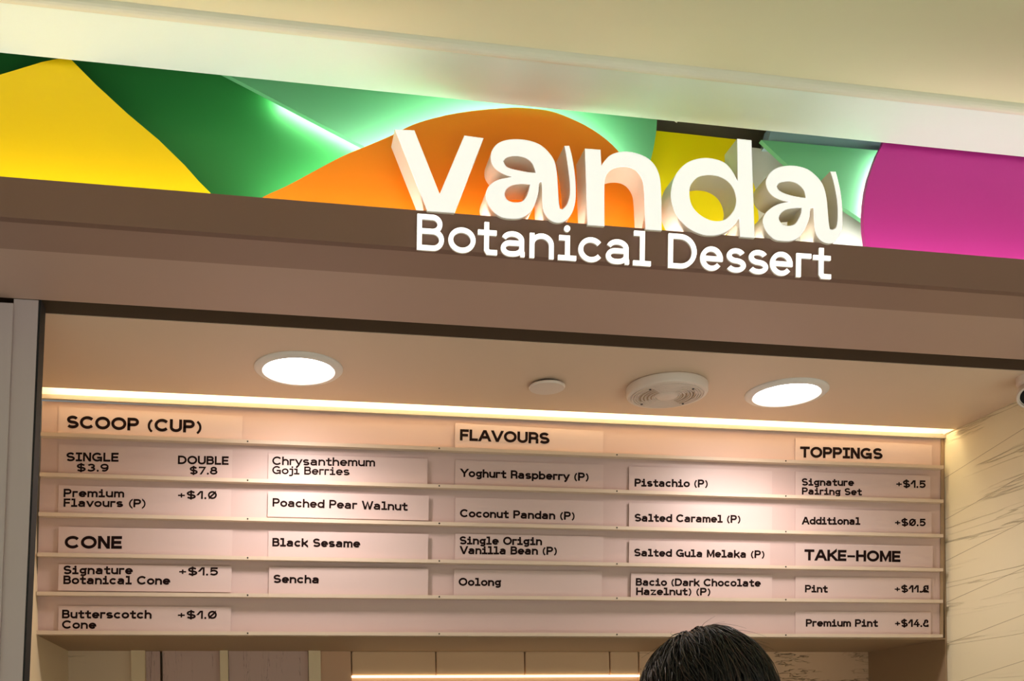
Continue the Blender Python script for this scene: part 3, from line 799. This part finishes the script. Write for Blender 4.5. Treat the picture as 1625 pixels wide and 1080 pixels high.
# ================================================================== raised sign letters
def zpts(pts, ox, oy, s): return [(ox + a / s, oy + b / s) for a, b in pts]
a_outer = [(860, 200), (910, 198), (935, 290), (955, 400), (972, 540), (976, 680), (968, 780), (940, 870), (890, 940), (830, 972), (760, 970), (700, 935), (655, 870), (640, 780), (637, 650), (631, 560), (606, 580), (600, 660), (580, 740), (545, 830), (490, 890), (420, 928), (330, 935), (230, 920), (150, 870), (90, 790), (68, 700), (90, 620), (140, 570), (210, 535), (335, 512), (260, 490), (180, 445), (130, 380), (118, 310), (135, 240), (190, 175), (280, 140), (400, 132), (520, 150), (620, 190), (700, 260), (755, 340), (778, 420), (790, 520), (797, 640), (805, 760), (816, 832), (842, 838), (880, 800), (905, 740), (918, 660), (912, 540), (895, 400), (878, 290)]
a_c1 = [(245, 355), (275, 322), (340, 304), (420, 308), (490, 335), (540, 385), (572, 470), (500, 465), (420, 450), (330, 430), (275, 405)]
a_c2 = [(260, 690), (275, 640), (330, 600), (420, 585), (515, 590), (500, 650), (475, 715), (430, 760), (350, 768), (285, 742)]
a2_outer = [(808, 203), (865, 205), (890, 300), (915, 420), (930, 560), (932, 690), (925, 780), (895, 860), (850, 915), (790, 930), (720, 905), (675, 855), (655, 790), (645, 680), (640, 570), (606, 575), (600, 660), (575, 740), (540, 810), (500, 860), (430, 900), (340, 905), (250, 890), (180, 830), (140, 760), (130, 690), (160, 620), (230, 560), (310, 525), (405, 508), (340, 500), (250, 465), (190, 410), (160, 330), (170, 270), (215, 205), (280, 165), (380, 145), (480, 150), (580, 180), (660, 240), (720, 310), (755, 390), (775, 490), (785, 600), (795, 720), (806, 783), (835, 788), (865, 770), (880, 720), (885, 620), (878, 500), (860, 390), (837, 290)]
a2_c1 = [(270, 350), (300, 318), (370, 305), (440, 312), (500, 345), (545, 400), (562, 470), (480, 458), (400, 440), (330, 415), (285, 385)]
a2_c2 = [(293, 685), (305, 635), (350, 595), (420, 577), (520, 570), (515, 620), (490, 680), (450, 735), (390, 750), (330, 738)]
n_outer = [(122, 105), (290, 118), (299, 290), (328, 245), (390, 180), (480, 145), (580, 138), (690, 160), (790, 205), (860, 270), (905, 350), (930, 450), (940, 620), (945, 985), (768, 972), (760, 700), (750, 520), (730, 430), (680, 355), (610, 312), (520, 302), (430, 320), (365, 370), (337, 440), (331, 560), (332, 938), (148, 925)]
d_outer = [(778, 60), (915, 75), (925, 400), (945, 1005), (805, 995), (797, 815), (760, 870), (690, 935), (600, 975), (480, 980), (370, 945), (280, 885), (200, 790), (155, 670), (148, 560), (180, 430), (250, 330), (340, 270), (460, 243), (570, 255), (660, 290), (730, 365), (784, 465)]
d_c = [(325, 545), (350, 480), (410, 425), (500, 408), (600, 420), (690, 470), (745, 545), (768, 640), (755, 720), (710, 790), (640, 838), (540, 840), (440, 795), (370, 730), (332, 650)]
v_outer = [(105, 98), (302, 106), (557, 748), (806, 158), (1000, 185), (705, 940), (430, 920)]
BIG = [
 ('large raised white letter v, first of the big letters', zpts(v_outer, 610, 190, 6.353), []),
 ('large raised white letter a between the v and the n', catmull(zpts(a_outer, 760, 200, 6.353)), [catmull(zpts(a_c1, 760, 200, 6.353)), catmull(zpts(a_c2, 760, 200, 6.353))]),
 ('large raised white letter n, third of the big letters', catmull(zpts(n_outer, 910, 220, 6.747)), []),
 ('large raised white letter d with the tallest stem', catmull(zpts(d_outer, 1040, 210, 6.0)), [catmull(zpts(d_c, 1040, 210, 6.0))]),
 ('large raised white letter a, last of the big letters', catmull(zpts(a2_outer, 1190, 240, 6.353)), [catmull(zpts(a2_c1, 1190, 240, 6.353)), catmull(zpts(a2_c2, 1190, 240, 6.353))]),
]
YL = 2.020; DL = .060
def offset_loop(pts, d):
    n = len(pts); out = []
    area = sum(pts[i][0] * pts[(i + 1) % n][1] - pts[(i + 1) % n][0] * pts[i][1] for i in range(n))
    sg = 1 if area > 0 else -1
    for i in range(n):
        a = (Vector(pts[i]) - Vector(pts[i - 1])); b = (Vector(pts[(i + 1) % n]) - Vector(pts[i]))
        if a.length < 1e-6: a = b
        if b.length < 1e-6: b = a
        a.normalize(); b.normalize()
        m_ = Vector((-a.y - b.y, a.x + b.x))
        if m_.length < .4: m_ = Vector((-a.y, a.x))
        m_.normalize()
        k = min(1.5, 1 / max(.4, m_.dot(Vector((-a.y, a.x)))))
        out.append(tuple(Vector(pts[i]) + m_ * d * k * sg))
    return out
for label, outer, holes in BIG:
    xs = [p[0] for p in outer]; ys = [p[1] for p in outer]
    t = thing('sign_letter', label, 'sign letter', at_Y(sum(xs) / len(xs), max(ys), YL), 'large raised letters standing on the fascia')
    loops = [outer] + holes
    ins = [offset_loop(outer, .9)] + [offset_loop(h, -.9) for h in holes]
    # face: lit acrylic, with a small rounded edge
    bm = bmesh.new()
    allv = []; flat = []
    for lp in ins:
        vs = [bm.verts.new(at_Y(x, y, YL)) for x, y in lp]
        allv += vs; flat.append([Vector((x, y, 0)) for x, y in lp])
    for tri in tessellate_polygon(flat):
        try: bm.faces.new([allv[i] for i in tri])
        except ValueError: pass
    k0 = 0
    rims = []
    for lp in loops:
        vs = [bm.verts.new(at_Y(x, y, YL + .004)) for x, y in lp]
        n = len(vs)
        for i in range(n):
            j = (i + 1) % n
            bm.faces.new((allv[k0 + i], allv[k0 + j], vs[j], vs[i]))
        k0 += n
    link_mesh('letter_face', bm, M['face'], t)
    bm = bmesh.new()
    allb = []; flat = []
    for lp in loops:
        fr = [at_Y(x, y, YL + .004) for x, y in lp]
        vs = [bm.verts.new(p) for p in fr]
        bk = [bm.verts.new(p + Vector((0, DL, 0))) for p in fr]
        n = len(vs)
        for i in range(n):
            j = (i + 1) % n
            bm.faces.new((vs[i], vs[j], bk[j], bk[i]))
        allb += bk; flat.append([Vector((x, y, 0)) for x, y in lp])
    for tri in tessellate_polygon(flat):
        try: bm.faces.new([allb[i] for i in tri])
        except ValueError: pass
    link_mesh('letter_return', bm, M['return'], t)

# ------------------------------------------------------------------ small glowing line on the fascia
SMALL = [('B', 661.7, 704.5, 'capital B opening the lower line'), ('o', 711.5, 754.6, 'o after the capital B'), ('t', 758.3, 789, 't between the o and the first a'),
         ('a', 794.6, 835.8, 'a, first a of the lower line'), ('n', 840.6, 878.8, 'n of the lower line'), ('i', 885.8, 914.5, 'dotted i of the lower line'),
         ('c', 918, 956, 'c of the lower line'), ('a', 961.5, 1001.5, 'a between the c and the l'), ('l', 1005, 1033, 'l closing the first lower word'),
         ('D', 1060.7, 1105.5, 'capital D opening the second lower word'), ('e', 1111.6, 1147, 'e next to the capital D'), ('s', 1153, 1184, 's, the nearer s to the capital D'),
         ('s', 1188, 1219.4, 's, the second s before the last e'), ('e', 1222.4, 1257.8, 'e just before the r'), ('r', 1264, 1287.4, 'angular r before the last t'), ('t', 1290.7, 1319, 't ending the lower line')]
for ch, xa, xb, lb in SMALL:
    cap = lerp(56.5, 52.5, (xa - 661) / 658)
    yb0 = 395.0 + (xa - 661.7) * .0718; yb1 = 395.0 + (xb - 661.7) * .0718
    t = thing('lit_letter', 'small glowing white letter ' + lb, 'sign letter', at_Y((xa + xb) / 2, (yb0 + yb1) / 2, YF - .004), 'small glowing letters on the dark fascia')
    bm = bmesh.new()
    def place(u, v, lvl):
        x = xa + u; y = lerp(yb0, yb1, u / (xb - xa)); x += .012 * v
        return at_Y(x, y - v, YF - .010 - lvl * 1e-5)
    text_bm(bm, ch, xb - xa, cap, place, .132, depth=Vector((0, .003, 0)))
    link_mesh('letter_face', bm, M['small_face'], t)
    bm = bmesh.new()
    def place2(u, v, lvl):
        x = xa + u; y = lerp(yb0, yb1, u / (xb - xa)); x += .012 * v
        return at_Y(x, y - v, YF - .0068)
    text_bm(bm, ch, xb - xa, cap, place2, .137, depth=Vector((0, .0068, 0)))
    link_mesh('letter_return', bm, M['return'], t)

# ================================================================== person
random.seed(4)
YPn = 1.45
hc = at_Y(1123, 1121, YPn)
person = thing('person', 'person with short black hair seen from behind in front of the counter', 'person', (hc.x, hc.y, 0))
# body: skinned skeleton
def skin(name, verts, edges, rad, m, par, sub=2):
    me = bpy.data.meshes.new(name)
    me.from_pydata([Vector(v) for v in verts], edges, [])
    o = bpy.data.objects.new(name, me); S.collection.objects.link(o)
    md = o.modifiers.new('skin', 'SKIN'); md.use_smooth_shade = True
    sv = me.skin_vertices[0].data
    for i, r in enumerate(rad):
        sv[i].radius = (r, r) if not isinstance(r, tuple) else r
        sv[i].use_root = (i == 0)
    ss = o.modifiers.new('sub', 'SUBSURF'); ss.levels = sub; ss.render_levels = sub
    dg = bpy.context.evaluated_depsgraph_get()
    dg.update()
    m2 = bpy.data.meshes.new_from_object(o.evaluated_get(dg))
    o.modifiers.clear()
    o.data = m2
    m2.materials.clear(); m2.materials.append(m)
    for p in m2.polygons: p.use_smooth = True
    o.parent = par; o.matrix_parent_inverse = par.matrix_basis.inverted()
    return o
hx, hy, hz = hc
def P(x, y, z): return (hx + x, hy + y, z)
sk_v = [P(0, 0, .98), P(0, .01, 1.14), P(0, 0, 1.30), P(0, -.01, 1.42), P(0, 0, 1.50), P(0, .02, hz - .05), P(0, .02, hz + .03)]
sk_e = [(0, 1), (1, 2), (2, 3), (3, 4), (4, 5), (5, 6)]
sk_r = [(.17, .11), (.15, .10), (.18, .11), (.14, .09), (.058, .058), (.072, .085), (.070, .085)]
for s in (-1, 1):
    b0 = len(sk_v)
    sk_v += [P(s * .17, -.01, 1.42), P(s * .23, 0, 1.15), P(s * .24, .07, .92), P(s * .24, .09, .84)]
    sk_e += [(3, b0), (b0, b0 + 1), (b0 + 1, b0 + 2), (b0 + 2, b0 + 3)]
    sk_r += [.062, .046, .032, (.040, .022)]
    hand = b0 + 3
    for f, (dx, dy, ln) in enumerate([(-.024, .012, .070), (-.008, .016, .080), (.010, .014, .074), (.026, .008, .058)]):
        k = len(sk_v)
        sk_v += [P(s * .24 + dx * .9, .09 + dy, .80), P(s * .24 + dx, .10 + dy, .80 - ln * .55), P(s * .24 + dx, .115 + dy, .80 - ln)]
        sk_e += [(hand, k), (k, k + 1), (k + 1, k + 2)]; sk_r += [.009, .0085, .007]
    k = len(sk_v)
    sk_v += [P(s * .24 - s * .03, .125, .83), P(s * .24 - s * .035, .145, .79)]
    sk_e += [(hand, k), (k, k + 1)]; sk_r += [.010, .008]
    b0 = len(sk_v)
    sk_v += [P(s * .09, 0, .90), P(s * .10, .01, .50), P(s * .10, -.02, .10), P(s * .11, .12, .04)]
    sk_e += [(0, b0), (b0, b0 + 1), (b0 + 1, b0 + 2), (b0 + 2, b0 + 3)]
    sk_r += [.088, .058, .040, .035]
skin('body', sk_v, sk_e, sk_r, M['skin'], person)
sh_v = [P(0, .01, 1.02), P(0, .01, 1.16), P(0, 0, 1.30), P(0, -.01, 1.41), P(0, 0, 1.455)]
sh_e = [(0, 1), (1, 2), (2, 3), (3, 4)]
sh_r = [(.20, .135), (.175, .12), (.20, .128), (.16, .105), (.085, .08)]
for s in (-1, 1):
    b0 = len(sh_v)
    sh_v += [P(s * .18, -.01, 1.41), P(s * .222, 0, 1.22)]
    sh_e += [(3, b0), (b0, b0 + 1)]; sh_r += [.082, .072]
skin('shirt', sh_v, sh_e, sh_r, M['shirt'], person)
tr_v = [P(0, 0, 1.02), P(0, 0, .93)]; tr_e = [(0, 1)]; tr_r = [(.175, .12), (.185, .125)]
for s in (-1, 1):
    b0 = len(tr_v)
    tr_v += [P(s * .095, 0, .84), P(s * .10, .01, .50), P(s * .10, -.02, .10)]
    tr_e += [(1, b0), (b0, b0 + 1), (b0 + 1, b0 + 2)]; tr_r += [.105, .078, .060]
skin('trousers', tr_v, tr_e, tr_r, M['trousers'], person)
# hair: scalp shell of locks flowing from the crown, with strands on top
RX, RY_, RZ = .0975, .112, .117
crown = Vector((-.12, .30, .95)).normalized()
def scalp(dv, off=0.0):
    dv = dv.normalized()
    return Vector(hc) + Vector((dv.x * (RX + off), dv.y * (RY_ + off), dv.z * (RZ + off)))
bm = bmesh.new()
bmesh.ops.create_uvsphere(bm, u_segments=64, v_segments=40, radius=1)
for v in bm.verts:
    d = v.co.normalized()
    wob = .002 * math.sin(14 * math.atan2(d.x, -d.y) + 3 * d.z) + .0015 * math.sin(31 * d.x + 17 * d.y)
    if d.z < -.35: wob -= .03 * (-.35 - d.z)
    v.co = scalp(d, -.004 + wob)
hair = link_mesh('hair', bm, M['hair'], person, True)
def strands(nm, m, count, seed, r, off, lmin, lmax, spread, loose=0.0):
    rnd = random.Random(seed)
    bm = bmesh.new()
    ax1 = crown.orthogonal().normalized(); ax2 = crown.cross(ax1)
    for _ in range(count):
        th = rnd.random() * 2 * math.pi
        ph = (rnd.random() ** .6) * spread
        ln = rnd.uniform(lmin, lmax)
        curl = rnd.uniform(-.25, .45); o0 = rnd.uniform(-.001, off)
        lift = rnd.random() * loose
        pts = []; n = 8
        for i in range(n + 1):
            t = i / n
            a = th + curl * t * .6 + .05 * math.sin(5 * t + th * 7)
            p_ = ph + t * ln / .11
            dv = crown * math.cos(p_) + (ax1 * math.cos(a) + ax2 * math.sin(a)) * math.sin(p_)
            pts.append(scalp(dv, o0 + .003 * math.sin(t * 3.1) + lift * t * t))
        add_tube(bm, pts, r, 3, taper=lambda q: 1.0 - .75 * q)
    return link_mesh(nm, bm, m, hair, True)
strands('strands', M['hair'], 1500, 1, .0013, .006, .05, .13, 1.7)
strands('strands', M['hair_brown'], 420, 2, .0011, .0075, .05, .12, 1.6)
strands('flyaways', M['hair'], 70, 3, .00045, .006, .03, .07, .9, .022)
# face (turned away from the viewer)
fc = Vector((hx, hy, hz))
bm = bmesh.new()
add_lathe(bm, [(0, .09), (.045, .07), (.064, .02), (.062, -.04), (.045, -.10), (.02, -.13), (0, -.135)], fc + Vector((0, .045, -.01)), 24)
for v in bm.verts:
    if v.co.y > fc.y + .06 and abs(v.co.x - fc.x) < .02 and -.06 < v.co.z - fc.z < .0: v.co.y += .014
link_mesh('face', bm, M['skin'], person, True)
for s in (-1, 1):
    lathe('ear', M['skin'], [(0, -.03), (.014, -.022), (.018, 0), (.014, .022), (0, .03)], fc + Vector((s * .090, .0, -.05)), 16, person)
